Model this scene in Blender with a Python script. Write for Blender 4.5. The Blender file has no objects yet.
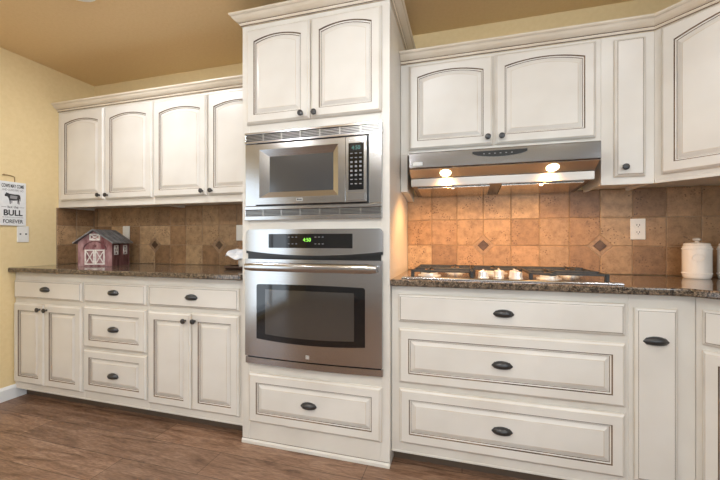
import bpy, bmesh, math, random
from mathutils import Vector, Matrix
random.seed(7)
SC = bpy.context.scene
COL = SC.collection
PI = math.pi

# ------------------------------------------------------------------ camera
cam_d = bpy.data.cameras.new('camera')
cam = bpy.data.objects.new('camera', cam_d)
COL.objects.link(cam)
cam.location = (0.0, -2.31, 1.12)
cam.rotation_euler = (PI / 2, 0, math.atan(102 / 354))
cam_d.sensor_width = 36.0
cam_d.lens = 354 / 720 * 36
cam_d.clip_start = 0.02
SC.camera = cam

# ------------------------------------------------------------------ world, lights, exposure
SC.view_settings.view_transform = 'Standard'
SC.view_settings.look = 'None'
SC.view_settings.gamma = 1.0
SC.view_settings.use_curve_mapping = False
SC.view_settings.exposure = 0.05
w = bpy.data.worlds.new('sky')
SC.world = w
w.use_nodes = True
w.node_tree.nodes['Background'].inputs[0].default_value = (0.80, 0.90, 1.0, 1)
w.node_tree.nodes['Background'].inputs[1].default_value = 2.0


def area(name, loc, rot, size, energy, color, sy=None, shape=None, spread=None):
    d = bpy.data.lights.new(name, 'AREA')
    d.energy = energy
    d.color = color
    d.size = size
    if sy:
        d.shape = 'RECTANGLE'
        d.size_y = sy
    if shape:
        d.shape = shape
    if spread:
        d.spread = spread
    o = bpy.data.objects.new(name, d)
    COL.objects.link(o)
    o.location = loc
    o.rotation_euler = rot
    return o


DAY = (0.80, 0.92, 1.0)
WARM = (0.93, 0.96, 1.0)
# area lights added as daylight at assumed, unseen windows: rear, left and right
area('fill_daylight_rear', (0.55, -5.62, 1.50), (-PI / 2, 0, PI), 1.7, 26, DAY, 1.4)
area('fill_daylight_left', (-3.20, -3.6, 1.15), (PI / 2, 0, -PI / 2), 1.7, 11, DAY, 2.0)
area('fill_daylight_right', (1.84, -2.9, 1.55), (PI / 2, 0, PI / 2), 1.3, 34, DAY, 1.1)
CANS = [(-1.97, -0.93), (-0.25, -1.35), (1.05, -1.35), (-1.97, -2.9), (-0.25, -2.9), (1.05, -2.9), (-0.9, -4.4)]
CAN_W = 4.8
FILL_GLOBE = (-0.80, -2.50, 2.32)  # place of the added fill globe, unseen behind the camera
FILL_GLOBE_STRENGTH = 105

# room extents
XL, XR, YR, ZC = -3.06, 1.70, -5.5, 2.45


# ------------------------------------------------------------------ materials
def new_mat(name):
    m = bpy.data.materials.new(name)
    m.use_nodes = True
    nt = m.node_tree
    return m, nt, nt.nodes['Principled BSDF']


def simple(name, col, rough=0.5, metal=0.0, **kw):
    m, nt, p = new_mat(name)
    p.inputs['Base Color'].default_value = (*col, 1)
    p.inputs['Roughness'].default_value = rough
    p.inputs['Metallic'].default_value = metal
    for k, v in kw.items():
        p.inputs[k.replace('_', ' ')].default_value = v
    return m


def emit(name, col, strength):
    m, nt, p = new_mat(name)
    p.inputs['Base Color'].default_value = (0, 0, 0, 1)
    p.inputs['Emission Color'].default_value = (*col, 1)
    p.inputs['Emission Strength'].default_value = strength
    return m


def N(nt, t, **kw):
    n = nt.nodes.new(t)
    for k, v in kw.items():
        setattr(n, k, v)
    return n


def ramp(nt, stops):
    n = nt.nodes.new('ShaderNodeValToRGB')
    el = n.color_ramp.elements
    while len(el) < len(stops):
        el.new(0.5)
    for e, (pos, c) in zip(el, stops):
        e.position = pos
        e.color = (*c, 1)
    return n


def coords(nt, scale=(1, 1, 1), kind='Object'):
    tc = nt.nodes.new('ShaderNodeTexCoord')
    mp = nt.nodes.new('ShaderNodeMapping')
    mp.inputs['Scale'].default_value = scale
    nt.links.new(tc.outputs[kind], mp.inputs['Vector'])
    return mp.outputs['Vector']


def noise_mat(name, c1, c2, scale, rough, stretch=(1, 1, 1), bump=0.0, detail=4, lo=0.35, hi=0.65, **kw):
    m, nt, p = new_mat(name)
    v = coords(nt, stretch)
    n = N(nt, 'ShaderNodeTexNoise')
    n.inputs['Scale'].default_value = scale
    n.inputs['Detail'].default_value = detail
    nt.links.new(v, n.inputs['Vector'])
    r = ramp(nt, [(lo, c1), (hi, c2)])
    nt.links.new(n.outputs['Fac'], r.inputs['Fac'])
    nt.links.new(r.outputs['Color'], p.inputs['Base Color'])
    p.inputs['Roughness'].default_value = rough
    if bump:
        b = N(nt, 'ShaderNodeBump')
        b.inputs['Strength'].default_value = bump
        b.inputs['Distance'].default_value = 0.002
        nt.links.new(n.outputs['Fac'], b.inputs['Height'])
        nt.links.new(b.outputs['Normal'], p.inputs['Normal'])
    for k, val in kw.items():
        p.inputs[k.replace('_', ' ')].default_value = val
    return m


CREAM = noise_mat('antique_cream_paint', (0.685, 0.645, 0.592), (0.765, 0.732, 0.684), 3.0, 0.32, detail=3)
TAN = noise_mat('tan_glaze', (0.56, 0.46, 0.34), (0.70, 0.645, 0.57), 6.0, 0.4, detail=4)
GLAZE = noise_mat('brown_glaze', (0.055, 0.029, 0.014), (0.19, 0.118, 0.066), 9.0, 0.5, detail=4)
CAB = [CREAM, TAN, GLAZE]
FRAME = noise_mat('antique_cream_frame', (0.68, 0.640, 0.582), (0.757, 0.720, 0.665), 3.0, 0.34, detail=3)
CROWNP = noise_mat('antique_cream_crown', (0.70, 0.61, 0.49), (0.78, 0.70, 0.59), 5.0, 0.36, detail=4)
BODY = [FRAME, TAN, GLAZE]
CROWNM = [CROWNP, TAN, GLAZE]
SHADOW_WOOD = simple('shaded_toe_board', (0.12, 0.085, 0.06), 0.6)  # shade under the cabinets is darkened into the board colour
IRON = simple('oil_rubbed_bronze', (0.075, 0.074, 0.076), 0.33, 0.8)
WALLP = noise_mat('yellow_wall_paint', (0.78, 0.61, 0.335), (0.81, 0.64, 0.36), 40, 0.75, bump=0.06)
FARWALL = noise_mat('greige_bounce_paint', (0.43, 0.415, 0.395), (0.46, 0.445, 0.425), 40, 0.75, bump=0.06)  # greige picked for the unseen walls to cut yellow bounce and reflections
CEILP = noise_mat('tan_ceiling_paint', (0.77, 0.575, 0.32), (0.80, 0.605, 0.345), 60, 0.7, bump=0.1)
TRIMW = simple('white_trim_paint', (0.82, 0.83, 0.84), 0.35)
PLATE = simple('white_plastic', (0.80, 0.78, 0.74), 0.35)
SLOT = simple('dark_slot', (0.02, 0.02, 0.02), 0.6)
BLACKP = simple('black_plastic', (0.012, 0.012, 0.013), 0.28)
BLACKG = simple('black_glass', (0.006, 0.006, 0.007), 0.05, 0.0, Specular_IOR_Level=0.6)
OVENG = simple('oven_window_glass', (0.045, 0.04, 0.036), 0.06, 0.0, Specular_IOR_Level=1.0)
MICROG = simple('microwave_window_mesh_glass', (0.06, 0.06, 0.062), 0.12, 0.0, Specular_IOR_Level=0.9)
CASTIRON = noise_mat('cast_iron', (0.012, 0.012, 0.012), (0.03, 0.03, 0.03), 80, 0.5, bump=0.2)
CHROME = simple('polished_chrome', (0.85, 0.84, 0.82), 0.12, 1.0)
KNOBM = simple('satin_silver', (0.86, 0.86, 0.85), 0.28, 0.6)
BUTTON = simple('grey_button_print', (0.22, 0.22, 0.23), 0.5)
BADGE = simple('badge_grey', (0.50, 0.49, 0.47), 0.4, 0.4)
GREEN = emit('green_display', (0.35, 1.0, 0.10), 1.6)
TEAL = emit('teal_display', (0.10, 0.55, 0.42), 0.3)
LENS = emit('lit_lamp_lens', (1.0, 0.80, 0.48), 7)
CANLENS = emit('lit_ceiling_lens', (1.0, 0.93, 0.82), 6)
CERAMIC = noise_mat('white_ceramic', (0.78, 0.74, 0.70), (0.82, 0.79, 0.75), 5, 0.2)
CLOTH = noise_mat('pale_blue_cloth', (0.66, 0.71, 0.80), (0.85, 0.86, 0.88), 14, 0.85)
TRAYM = simple('dark_wood_tray', (0.06, 0.028, 0.018), 0.4)
SIGNM = noise_mat('white_sign_board', (0.74, 0.75, 0.77), (0.80, 0.81, 0.82), 30, 0.6)
INK = simple('black_ink', (0.035, 0.035, 0.04), 0.7)
INKG = simple('grey_ink', (0.30, 0.30, 0.31), 0.7)
TWINE = simple('jute_twine', (0.34, 0.22, 0.11), 0.9)
BARNRED = noise_mat('weathered_barn_red', (0.15, 0.04, 0.045), (0.43, 0.26, 0.26), 26, 0.75, stretch=(1, 1, 0.35), detail=6)
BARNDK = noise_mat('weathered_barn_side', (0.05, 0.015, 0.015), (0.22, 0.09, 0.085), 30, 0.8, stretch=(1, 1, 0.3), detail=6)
BARNWH = noise_mat('worn_white_wood', (0.60, 0.54, 0.50), (0.82, 0.78, 0.75), 50, 0.7)
TIN = noise_mat('grey_tin_roof', (0.15, 0.155, 0.165), (0.30, 0.305, 0.32), 30, 0.36, Metallic=0.6)


def steel(name, base, rough, axis):
    m, nt, p = new_mat(name)
    st = [2, 2, 2]
    st[axis] = 0.02
    v = coords(nt, [s * 150 for s in st])
    n = N(nt, 'ShaderNodeTexNoise')
    n.inputs['Scale'].default_value = 1.0
    n.inputs['Detail'].default_value = 2
    nt.links.new(v, n.inputs['Vector'])
    mr = N(nt, 'ShaderNodeMapRange')
    mr.inputs['To Min'].default_value = rough - 0.05
    mr.inputs['To Max'].default_value = rough + 0.08
    nt.links.new(n.outputs['Fac'], mr.inputs['Value'])
    nt.links.new(mr.outputs['Result'], p.inputs['Roughness'])
    p.inputs['Base Color'].default_value = (*base, 1)
    p.inputs['Metallic'].default_value = 1.0
    b = N(nt, 'ShaderNodeBump')
    b.inputs['Strength'].default_value = 0.02
    b.inputs['Distance'].default_value = 0.001
    nt.links.new(n.outputs['Fac'], b.inputs['Height'])
    nt.links.new(b.outputs['Normal'], p.inputs['Normal'])
    return m


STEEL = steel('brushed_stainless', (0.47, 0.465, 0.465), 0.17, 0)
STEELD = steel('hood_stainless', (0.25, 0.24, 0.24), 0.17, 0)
SLATM = simple('grille_slat_metal', (0.45, 0.44, 0.43), 0.3, 1.0)
FILTER = simple('aluminium_filter', (0.78, 0.72, 0.64), 0.22, 1.0)


def granite():
    m, nt, p = new_mat('brown_granite')
    v = coords(nt)
    vo = N(nt, 'ShaderNodeTexVoronoi')
    vo.inputs['Scale'].default_value = 230
    nt.links.new(v, vo.inputs['Vector'])
    r = ramp(nt, [(0.0, (0.008, 0.007, 0.006)), (0.36, (0.035, 0.024, 0.017)), (0.55, (0.15, 0.095, 0.06)),
                  (0.78, (0.36, 0.27, 0.19)), (1.0, (0.06, 0.055, 0.05))])
    sep = N(nt, 'ShaderNodeSeparateColor')
    nt.links.new(vo.outputs['Color'], sep.inputs['Color'])
    nt.links.new(sep.outputs['Red'], r.inputs['Fac'])
    n = N(nt, 'ShaderNodeTexNoise')
    n.inputs['Scale'].default_value = 60
    n.inputs['Detail'].default_value = 5
    nt.links.new(v, n.inputs['Vector'])
    r2 = ramp(nt, [(0.42, (0.02, 0.016, 0.013)), (0.62, (0.22, 0.16, 0.11))])
    nt.links.new(n.outputs['Fac'], r2.inputs['Fac'])
    mx = N(nt, 'ShaderNodeMix', data_type='RGBA')
    mx.inputs['Factor'].default_value = 0.45
    nt.links.new(r.outputs['Color'], mx.inputs['A'])
    nt.links.new(r2.outputs['Color'], mx.inputs['B'])
    nt.links.new(mx.outputs['Result'], p.inputs['Base Color'])
    p.inputs['Roughness'].default_value = 0.10
    return m


GRANITE = granite()


def tile_mat():
    m, nt, p = new_mat('travertine_tile')
    at = N(nt, 'ShaderNodeAttribute', attribute_name='tile')
    v = coords(nt)
    n = N(nt, 'ShaderNodeTexNoise')
    n.inputs['Scale'].default_value = 24
    n.inputs['Detail'].default_value = 8
    n.inputs['Roughness'].default_value = 0.72
    nt.links.new(v, n.inputs['Vector'])
    r = ramp(nt, [(0.32, (0.64, 0.60, 0.56)), (0.5, (0.97, 0.97, 0.97)), (0.68, (1.25, 1.24, 1.22))])
    nt.links.new(n.outputs['Fac'], r.inputs['Fac'])
    mx = N(nt, 'ShaderNodeMix', data_type='RGBA', blend_type='MULTIPLY')
    mx.inputs['Factor'].default_value = 1.0
    nt.links.new(at.outputs['Color'], mx.inputs['A'])
    nt.links.new(r.outputs['Color'], mx.inputs['B'])
    # small pits of the stone
    vo = N(nt, 'ShaderNodeTexVoronoi')
    vo.inputs['Scale'].default_value = 75
    nt.links.new(v, vo.inputs['Vector'])
    n2 = N(nt, 'ShaderNodeTexNoise')
    n2.inputs['Scale'].default_value = 9
    nt.links.new(v, n2.inputs['Vector'])
    mt = N(nt, 'ShaderNodeMath', operation='MULTIPLY')
    a = ramp(nt, [(0.22, (1, 1, 1)), (0.34, (0, 0, 0))])
    b = ramp(nt, [(0.50, (0, 0, 0)), (0.60, (1, 1, 1))])
    nt.links.new(vo.outputs['Distance'], a.inputs['Fac'])
    nt.links.new(n2.outputs['Fac'], b.inputs['Fac'])
    nt.links.new(a.outputs['Color'], mt.inputs[0])
    nt.links.new(b.outputs['Color'], mt.inputs[1])
    mx2 = N(nt, 'ShaderNodeMix', data_type='RGBA')
    mx2.inputs['B'].default_value = (0.10, 0.05, 0.025, 1)
    m3 = N(nt, 'ShaderNodeMath', operation='MULTIPLY')
    m3.inputs[1].default_value = 0.85
    nt.links.new(mt.outputs[0], m3.inputs[0])
    nt.links.new(m3.outputs[0], mx2.inputs['Factor'])
    nt.links.new(mx.outputs['Result'], mx2.inputs['A'])
    nt.links.new(mx2.outputs['Result'], p.inputs['Base Color'])
    p.inputs['Roughness'].default_value = 0.42
    bp = N(nt, 'ShaderNodeBump')
    bp.inputs['Strength'].default_value = 0.25
    bp.inputs['Distance'].default_value = 0.003
    nt.links.new(n.outputs['Fac'], bp.inputs['Height'])
    nt.links.new(bp.outputs['Normal'], p.inputs['Normal'])
    return m


TILE = tile_mat()
GROUT = noise_mat('tan_grout', (0.33, 0.225, 0.145), (0.40, 0.285, 0.19), 60, 0.9)


def floor_mat():
    m, nt, p = new_mat('brown_vinyl_plank')
    v = coords(nt)
    br = N(nt, 'ShaderNodeTexBrick')
    br.inputs['Scale'].default_value = 1.0
    br.inputs['Brick Width'].default_value = 1.22
    br.inputs['Row Height'].default_value = 0.18
    br.inputs['Mortar Size'].default_value = 0.0018
    br.inputs['Mortar Smooth'].default_value = 0.1
    br.inputs['Color1'].default_value = (0.84, 0.84, 0.84, 1)
    br.inputs['Color2'].default_value = (1.12, 1.10, 1.08, 1)
    br.inputs['Mortar'].default_value = (0.35, 0.32, 0.30, 1)
    br.offset = 0.37
    nt.links.new(v, br.inputs['Vector'])
    v2 = coords(nt, (2.2, 15, 1))
    n = N(nt, 'ShaderNodeTexNoise')
    n.inputs['Scale'].default_value = 1.7
    n.inputs['Detail'].default_value = 7
    n.inputs['Roughness'].default_value = 0.70
    n.inputs['Distortion'].default_value = 0.9
    nt.links.new(v2, n.inputs['Vector'])
    r = ramp(nt, [(0.30, (0.075, 0.036, 0.020)), (0.44, (0.19, 0.107, 0.066)), (0.56, (0.26, 0.158, 0.104)),
                  (0.72, (0.34, 0.225, 0.158))])
    nt.links.new(n.outputs['Fac'], r.inputs['Fac'])
    v3 = coords(nt, (14, 110, 1))
    n3 = N(nt, 'ShaderNodeTexNoise')
    n3.inputs['Scale'].default_value = 2.0
    n3.inputs['Detail'].default_value = 4
    nt.links.new(v3, n3.inputs['Vector'])
    r3 = ramp(nt, [(0.3, (0.70, 0.68, 0.66)), (0.65, (1.22, 1.22, 1.22))])
    nt.links.new(n3.outputs['Fac'], r3.inputs['Fac'])
    a = N(nt, 'ShaderNodeMix', data_type='RGBA', blend_type='MULTIPLY')
    a.inputs['Factor'].default_value = 1
    nt.links.new(r.outputs['Color'], a.inputs['A'])
    nt.links.new(r3.outputs['Color'], a.inputs['B'])
    c = N(nt, 'ShaderNodeMix', data_type='RGBA', blend_type='MULTIPLY')
    c.inputs['Factor'].default_value = 1
    nt.links.new(a.outputs['Result'], c.inputs['A'])
    nt.links.new(br.outputs['Color'], c.inputs['B'])
    nt.links.new(c.outputs['Result'], p.inputs['Base Color'])
    p.inputs['Roughness'].default_value = 0.42
    bp = N(nt, 'ShaderNodeBump')
    bp.inputs['Strength'].default_value = 0.15
    bp.inputs['Distance'].default_value = 0.002
    nt.links.new(n3.outputs['Fac'], bp.inputs['Height'])
    nt.links.new(bp.outputs['Normal'], p.inputs['Normal'])
    return m


FLOORM = floor_mat()


# ------------------------------------------------------------------ mesh helpers
class MB:
    def __init__(self):
        self.v, self.f, self.m, self.c = [], [], [], {}

    def add(self, vs, fs, mat=0):
        b = len(self.v)
        self.v += [tuple(p) for p in vs]
        for f in fs:
            self.f.append([b + i for i in f])
            self.m.append(mat)
        return self

    def box(self, x0, x1, y0, y1, z0, z1, mat=0):
        vs = [(x0, y0, z0), (x1, y0, z0), (x1, y1, z0), (x0, y1, z0), (x0, y0, z1), (x1, y0, z1), (x1, y1, z1), (x0, y1, z1)]
        return self.add(vs, [(0, 3, 2, 1), (4, 5, 6, 7), (0, 1, 5, 4), (1, 2, 6, 5), (2, 3, 7, 6), (3, 0, 4, 7)], mat)

    def loops(self, loops, mats, cap0=True, cap1=True, capmat=0, closed=True):
        n = len(loops[0])
        b = len(self.v)
        for L in loops:
            self.v += [tuple(p) for p in L]
        for i in range(len(loops) - 1):
            for j in range(n if closed else n - 1):
                k = (j + 1) % n
                self.f.append([b + i * n + j, b + i * n + k, b + (i + 1) * n + k, b + (i + 1) * n + j])
                self.m.append(mats[i] if isinstance(mats, (list, tuple)) else mats)
        if cap0:
            self.f.append([b + j for j in range(n)][::-1])
            self.m.append(capmat)
        if cap1:
            self.f.append([b + (len(loops) - 1) * n + j for j in range(n)])
            self.m.append(capmat)
        return self

    def plate(self, outline, y0, y1, mat=0):
        """outline in x,z extruded from y0 (back) to y1 (front, smaller)"""
        return self.loops([[(x, y0, z) for x, z in outline], [(x, y1, z) for x, z in outline]], mat, capmat=mat)

    def slab(self, outline, z0, z1, mat=0):
        return self.loops([[(x, y, z0) for x, y in outline], [(x, y, z1) for x, y in outline]], mat, capmat=mat)

    def prismx(self, prof, x0, x1, mat=0):
        """profile in y,z extruded along x"""
        return self.loops([[(x0, y, z) for y, z in prof], [(x1, y, z) for y, z in prof]], mat, capmat=mat)

    def lathe(self, prof, c=(0, 0, 0), axis='z', n=24, mat=0):
        L = []
        for r, h in prof:
            ring = []
            for i in range(n):
                a = 2 * PI * i / n
                x, y = r * math.cos(a), r * math.sin(a)
                p = {'z': (x, y, h), 'y': (x, -h, y), 'x': (h, x, y)}[axis]
                ring.append((c[0] + p[0], c[1] + p[1], c[2] + p[2]))
            L.append(ring)
        return self.loops(L, mat, capmat=mat)

    def tube(self, pts, r, n=8, mat=0):
        pts = [Vector(p) for p in pts]
        L = []
        for i, p in enumerate(pts):
            d = (pts[min(i + 1, len(pts) - 1)] - pts[max(i - 1, 0)]).normalized()
            up = Vector((0, 0, 1)) if abs(d.z) < 0.9 else Vector((1, 0, 0))
            a = d.cross(up).normalized()
            b = a.cross(d).normalized()
            rr = r[i] if isinstance(r, (list, tuple)) else r
            L.append([p + (a * math.cos(t) + b * math.sin(t)) * rr for t in [2 * PI * k / n for k in range(n)]])
        return self.loops(L, mat, capmat=mat)

    def sphere(self, c, rx, ry, rz, n=10, m=6, mat=0):
        prof = [(math.sin(PI * i / m), -math.cos(PI * i / m)) for i in range(m + 1)]
        L = []
        for r, h in prof:
            r = max(r, 0.001)
            L.append([(c[0] + rx * r * math.cos(2 * PI * k / n), c[1] + ry * r * math.sin(2 * PI * k / n), c[2] + rz * h) for k in range(n)])
        return self.loops(L, mat, capmat=mat)

    def build(self, name, mats, parent=None, loc=(0, 0, 0), rot=(0, 0, 0), bevel=0, smooth=False, segs=2):
        me = bpy.data.meshes.new(name)
        me.from_pydata(self.v, [], self.f)
        if not isinstance(mats, (list, tuple)):
            mats = [mats]
        for m in mats:
            me.materials.append(m)
        me.polygons.foreach_set('material_index', self.m)
        me.update()
        bm = bmesh.new()
        bm.from_mesh(me)
        bmesh.ops.recalc_face_normals(bm, faces=bm.faces)
        bm.to_mesh(me)
        bm.free()
        if smooth:
            me.polygons.foreach_set('use_smooth', [True] * len(me.polygons))
            try:
                me.set_sharp_from_angle(angle=math.radians(38))
            except Exception:
                pass
        o = bpy.data.objects.new(name, me)
        COL.objects.link(o)
        o.location = loc
        o.rotation_euler = rot
        if parent:
            o.parent = parent
        if bevel:
            b = o.modifiers.new('bevel', 'BEVEL')
            b.width = bevel
            b.segments = segs
            b.limit_method = 'ANGLE'
            b.angle_limit = math.radians(40)
        return o


def tag(o, label, cat, group=None):
    o['label'] = label
    o['category'] = cat
    if group:
        o['group'] = group
    return o


def thing(name, label, cat, loc=(0, 0, 0), rz=0.0, group=None):
    o = bpy.data.objects.new(name, None)
    o.empty_display_size = 0.1
    COL.objects.link(o)
    o.location = loc
    o.rotation_euler = (0, 0, rz)
    return tag(o, label, cat, group)


def struct(o):
    o['kind'] = 'structure'
    return o


def copy_tree(o, parent=None):
    c = o.copy()
    COL.objects.link(c)
    if parent:
        c.parent = parent
    for ch in list(o.children):
        copy_tree(ch, c)
    return c


def text_mesh(name, body, size, mat, parent, loc, rot=(PI / 2, 0, 0), width=None, bold=0.0, depth=0.0004):
    cu = bpy.data.curves.new(name, 'FONT')
    cu.body = body
    cu.size = size
    cu.align_x = 'CENTER'
    cu.align_y = 'CENTER'
    cu.extrude = depth
    cu.offset = bold
    tmp = bpy.data.objects.new(name, cu)
    COL.objects.link(tmp)
    dg = bpy.context.evaluated_depsgraph_get()
    me = bpy.data.meshes.new_from_object(tmp.evaluated_get(dg))
    bpy.data.objects.remove(tmp)
    me.materials.clear()
    me.materials.append(mat)
    if width:
        xs = [v.co.x for v in me.vertices]
        k = width / (max(xs) - min(xs))
        for v in me.vertices:
            v.co.x *= k
    o = bpy.data.objects.new(name, me)
    COL.objects.link(o)
    o.location = loc
    o.rotation_euler = rot
    o.parent = parent
    return o


# ------------------------------------------------------------------ room shell
def wall_with_holes(name, axis, pos, thick, a0, a1, holes, mat):
    """vertical wall at x=pos or y=pos, holes = [(a0,a1,z0,z1)] sorted"""
    mb = MB()

    def bx(p0, p1, z0, z1):
        if axis == 'x':
            mb.box(min(pos, pos + thick), max(pos, pos + thick), p0, p1, z0, z1)
        else:
            mb.box(p0, p1, min(pos, pos + thick), max(pos, pos + thick), z0, z1)
    cur = a0
    for h0, h1, z0, z1 in holes:
        bx(cur, h0, 0, ZC)
        if z0 > 0:
            bx(h0, h1, 0, z0)
        bx(h0, h1, z1, ZC)
        cur = h1
    bx(cur, a1, 0, ZC)
    return struct(mb.build(name, mat))


struct(MB().box(XL - 0.1, XR + 0.1, YR - 0.1, 0.1, -0.06, 0).build('floor', FLOORM))
struct(MB().box(XL - 0.1, XR + 0.1, YR - 0.1, 0.1, ZC, ZC + 0.06).build('ceiling', CEILP))
struct(MB().box(XL, XR, 0, 0.1, 0, ZC).build('wall_back', WALLP))
wall_with_holes('wall_left', 'x', XL, -0.1, YR, 0.1, [(-4.45, -2.75, 0.05, 2.10)], WALLP)
wall_with_holes('wall_right', 'x', XR, 0.1, YR, 0.1, [(-3.55, -2.25, 1.0, 2.10)], FARWALL)
wall_with_holes('wall_rear', 'y', YR, -0.1, XL, XR, [(-0.30, 1.40, 0.80, 2.20)], FARWALL)


def window(name, axis, pos, thick, a0, a1, z0, z1, bars):
    mb = MB()

    def bx(p0, p1, q0, q1):
        if axis == 'x':
            mb.box(min(pos, pos + thick), max(pos, pos + thick), p0, p1, q0, q1)
        else:
            mb.box(p0, p1, min(pos, pos + thick), max(pos, pos + thick), q0, q1)
    f = 0.05
    bx(a0, a1, z0, z0 + f)
    bx(a0, a1, z1 - f, z1)
    bx(a0, a0 + f, z0 + f, z1 - f)
    bx(a1 - f, a1, z0 + f, z1 - f)
    for k in range(1, bars):
        c = a0 + (a1 - a0) * k / bars
        bx(c - 0.025, c + 0.025, z0 + f, z1 - f)
    return struct(mb.build(name, TRIMW))


window('window_1', 'y', YR - 0.02, -0.06, -0.30, 1.40, 0.80, 2.20, 2)
window('window_2', 'x', XL - 0.02, -0.06, -4.45, -2.75, 0.05, 2.10, 2)
window('window_3', 'x', XR + 0.02, 0.06, -3.55, -2.25, 1.0, 2.10, 2)

BBP = [(0, 0), (0.014, 0), (0.014, 0.075), (0.008, 0.088), (0.004, 0.095), (0, 0.095)]
mb = MB()
mb.loops([[(XL + 0.0005 + o, y, 0.0008 + z) for o, z in BBP] for y in (-2.74, -0.502)], 0, capmat=0)
struct(mb.build('baseboard_left', TRIMW))

# ------------------------------------------------------------------ doors, drawers, hardware
STILE = 0.048


def outline(x0, x1, z0, z1, rise=0.0, m=12):
    """bottom corners then the top edge from right to left, arched by rise"""
    pts = [(x0, z0), (x1, z0)]
    for i in range(m + 1):
        t = i / m
        x = x1 + (x0 - x1) * t
        pts.append((x, z1 + rise * (1 - (2 * t - 1) ** 2)))
    return pts


def panel_front(w, h, rise=0.0, top=None, stile=STILE):
    """raised-panel front, local x 0..w, z 0..h, back at y=0, front at y=-0.02"""
    top = stile if top is None else top
    zt = h - top - rise
    R = rise
    mb = MB()

    def lp(ins, d, inner=False, e=0.0):
        if not inner:
            o = outline(ins, w - ins, ins, h - ins, 0)
        else:
            o = outline(stile + e, w - stile - e, stile + e, zt - e, R)
        return [(x, -d, z) for x, z in o]
    L = [lp(0, 0), lp(0, 0.0090), lp(0.0018, 0.0105), lp(0.0100, 0.0190), lp(0.0118, 0.0200), lp(0, 0.020, True, 0),
         lp(0, 0.0155, True, 0.0042), lp(0, 0.0140, True, 0.0090), lp(0, 0.0105, True, 0.0108), lp(0, 0.0105, True, 0.0135),
         lp(0, 0.0175, True, 0.0300), lp(0, 0.0180, True, 0.0325)]
    mats = [0, 1, 0, 1, 0, 2, 0, 2, 0, 0, 1]
    mb.loops(L, mats, capmat=0)
    return mb


def slab_front(w, h):
    mb = MB()

    def lp(i, d):
        return [(i, -d, i), (w - i, -d, i), (w - i, -d, h - i), (i, -d, h - i)]
    mb.loops([lp(0, 0), lp(0, 0.0090), lp(0.0018, 0.0105), lp(0.0105, 0.0180), lp(0.0120, 0.0182), lp(0.0138, 0.0200)], [0, 1, 0, 2, 0], capmat=0)
    return mb


KN = MB().lathe([(0.0065, 0), (0.0065, 0.002), (0.0055, 0.010), (0.0120, 0.015), (0.0155, 0.020), (0.0150, 0.0245), (0.009, 0.0275), (0.001, 0.028)], axis='y', n=18)


def cup_pull():
    mb = MB()
    W = 0.045
    L = []
    n = 22
    for i in range(n + 1):
        x = -W + 2 * W * i / n
        t = abs(x) / W
        if t < 0.72:
            k = math.sqrt(max(0, 1 - (t / 0.80) ** 2))
            hh, dd = 0.0075 + 0.0110 * k, 0.004 + 0.021 * k
        else:
            k = (1 - t) / 0.28
            hh, dd = 0.0022 + 0.0125 * k, 0.0025 + 0.009 * k
        zc = 0.003 * (1 - t * t)
        ring = []
        for j in range(9):
            a = PI * j / 8
            ring.append((x, -dd * math.sin(a) ** 0.8, zc + hh * math.cos(a)))
        L.append(ring)
    mb.loops(L, 0)
    for s in (-1, 1):
        mb.sphere((s * 0.0395, -0.0055, 0.0006), 0.0035, 0.003, 0.0035, 8, 5)
    return mb


CP = cup_pull()
_pull_me = {}


def knob(parent, x, z):
    return KN.build('knob', IRON, parent, (x, -0.0198, z), smooth=True)


def pull(parent, x, z):
    return CP.build('cup_pull', IRON, parent, (x, -0.0198, z - 0.003), smooth=True)


def add_door(root, x0, x1, z0, z1, yf, kx=None, kz=None, rise=0.0, top=None, name='door', stile=STILE):
    r = root.location
    d = panel_front(x1 - x0, z1 - z0, rise, top, stile).build(name, CAB, root, (x0 - r.x, yf - r.y - 0.0004, z0 - r.z))
    if kx is not None:
        knob(d, kx - x0, kz - z0)
    return d


def add_drawer(root, x0, x1, z0, z1, yf, raised=True, px=None, pz=None, name='drawer'):
    r = root.location
    mb = panel_front(x1 - x0, z1 - z0) if raised else slab_front(x1 - x0, z1 - z0)
    d = mb.build(name, CAB, root, (x0 - r.x, yf - r.y - 0.0004, z0 - r.z))
    pull(d, (px if px is not None else (x0 + x1) / 2) - x0, (pz if pz is not None else (z0 + z1) / 2) - z0)
    return d


G = 0.0006
FB, FU, FT = -0.565, -0.285, -0.600     # face planes of base, upper and tall cabinets
ZTOP = 0.8945                          # underside of the stone tops
TOE = 0.066


def base_body(root, x0, x1):
    r = root.location
    mb = MB().box(x0 - r.x, x1 - r.x, FB - r.y, -G - r.y - 0.001, TOE, ZTOP)
    mb.box(x0 - r.x, x1 - r.x, FB - r.y - 0.0035, FB - r.y, TOE + 0.002, TOE + 0.012)
    mb.build('body', BODY, root, bevel=0.0012, segs=1)
    MB().box(x0 - r.x, x1 - r.x, FB + 0.060 - r.y, FB + 0.075 - r.y, 0.0006, TOE).build('toe_kick', SHADOW_WOOD, root)


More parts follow.
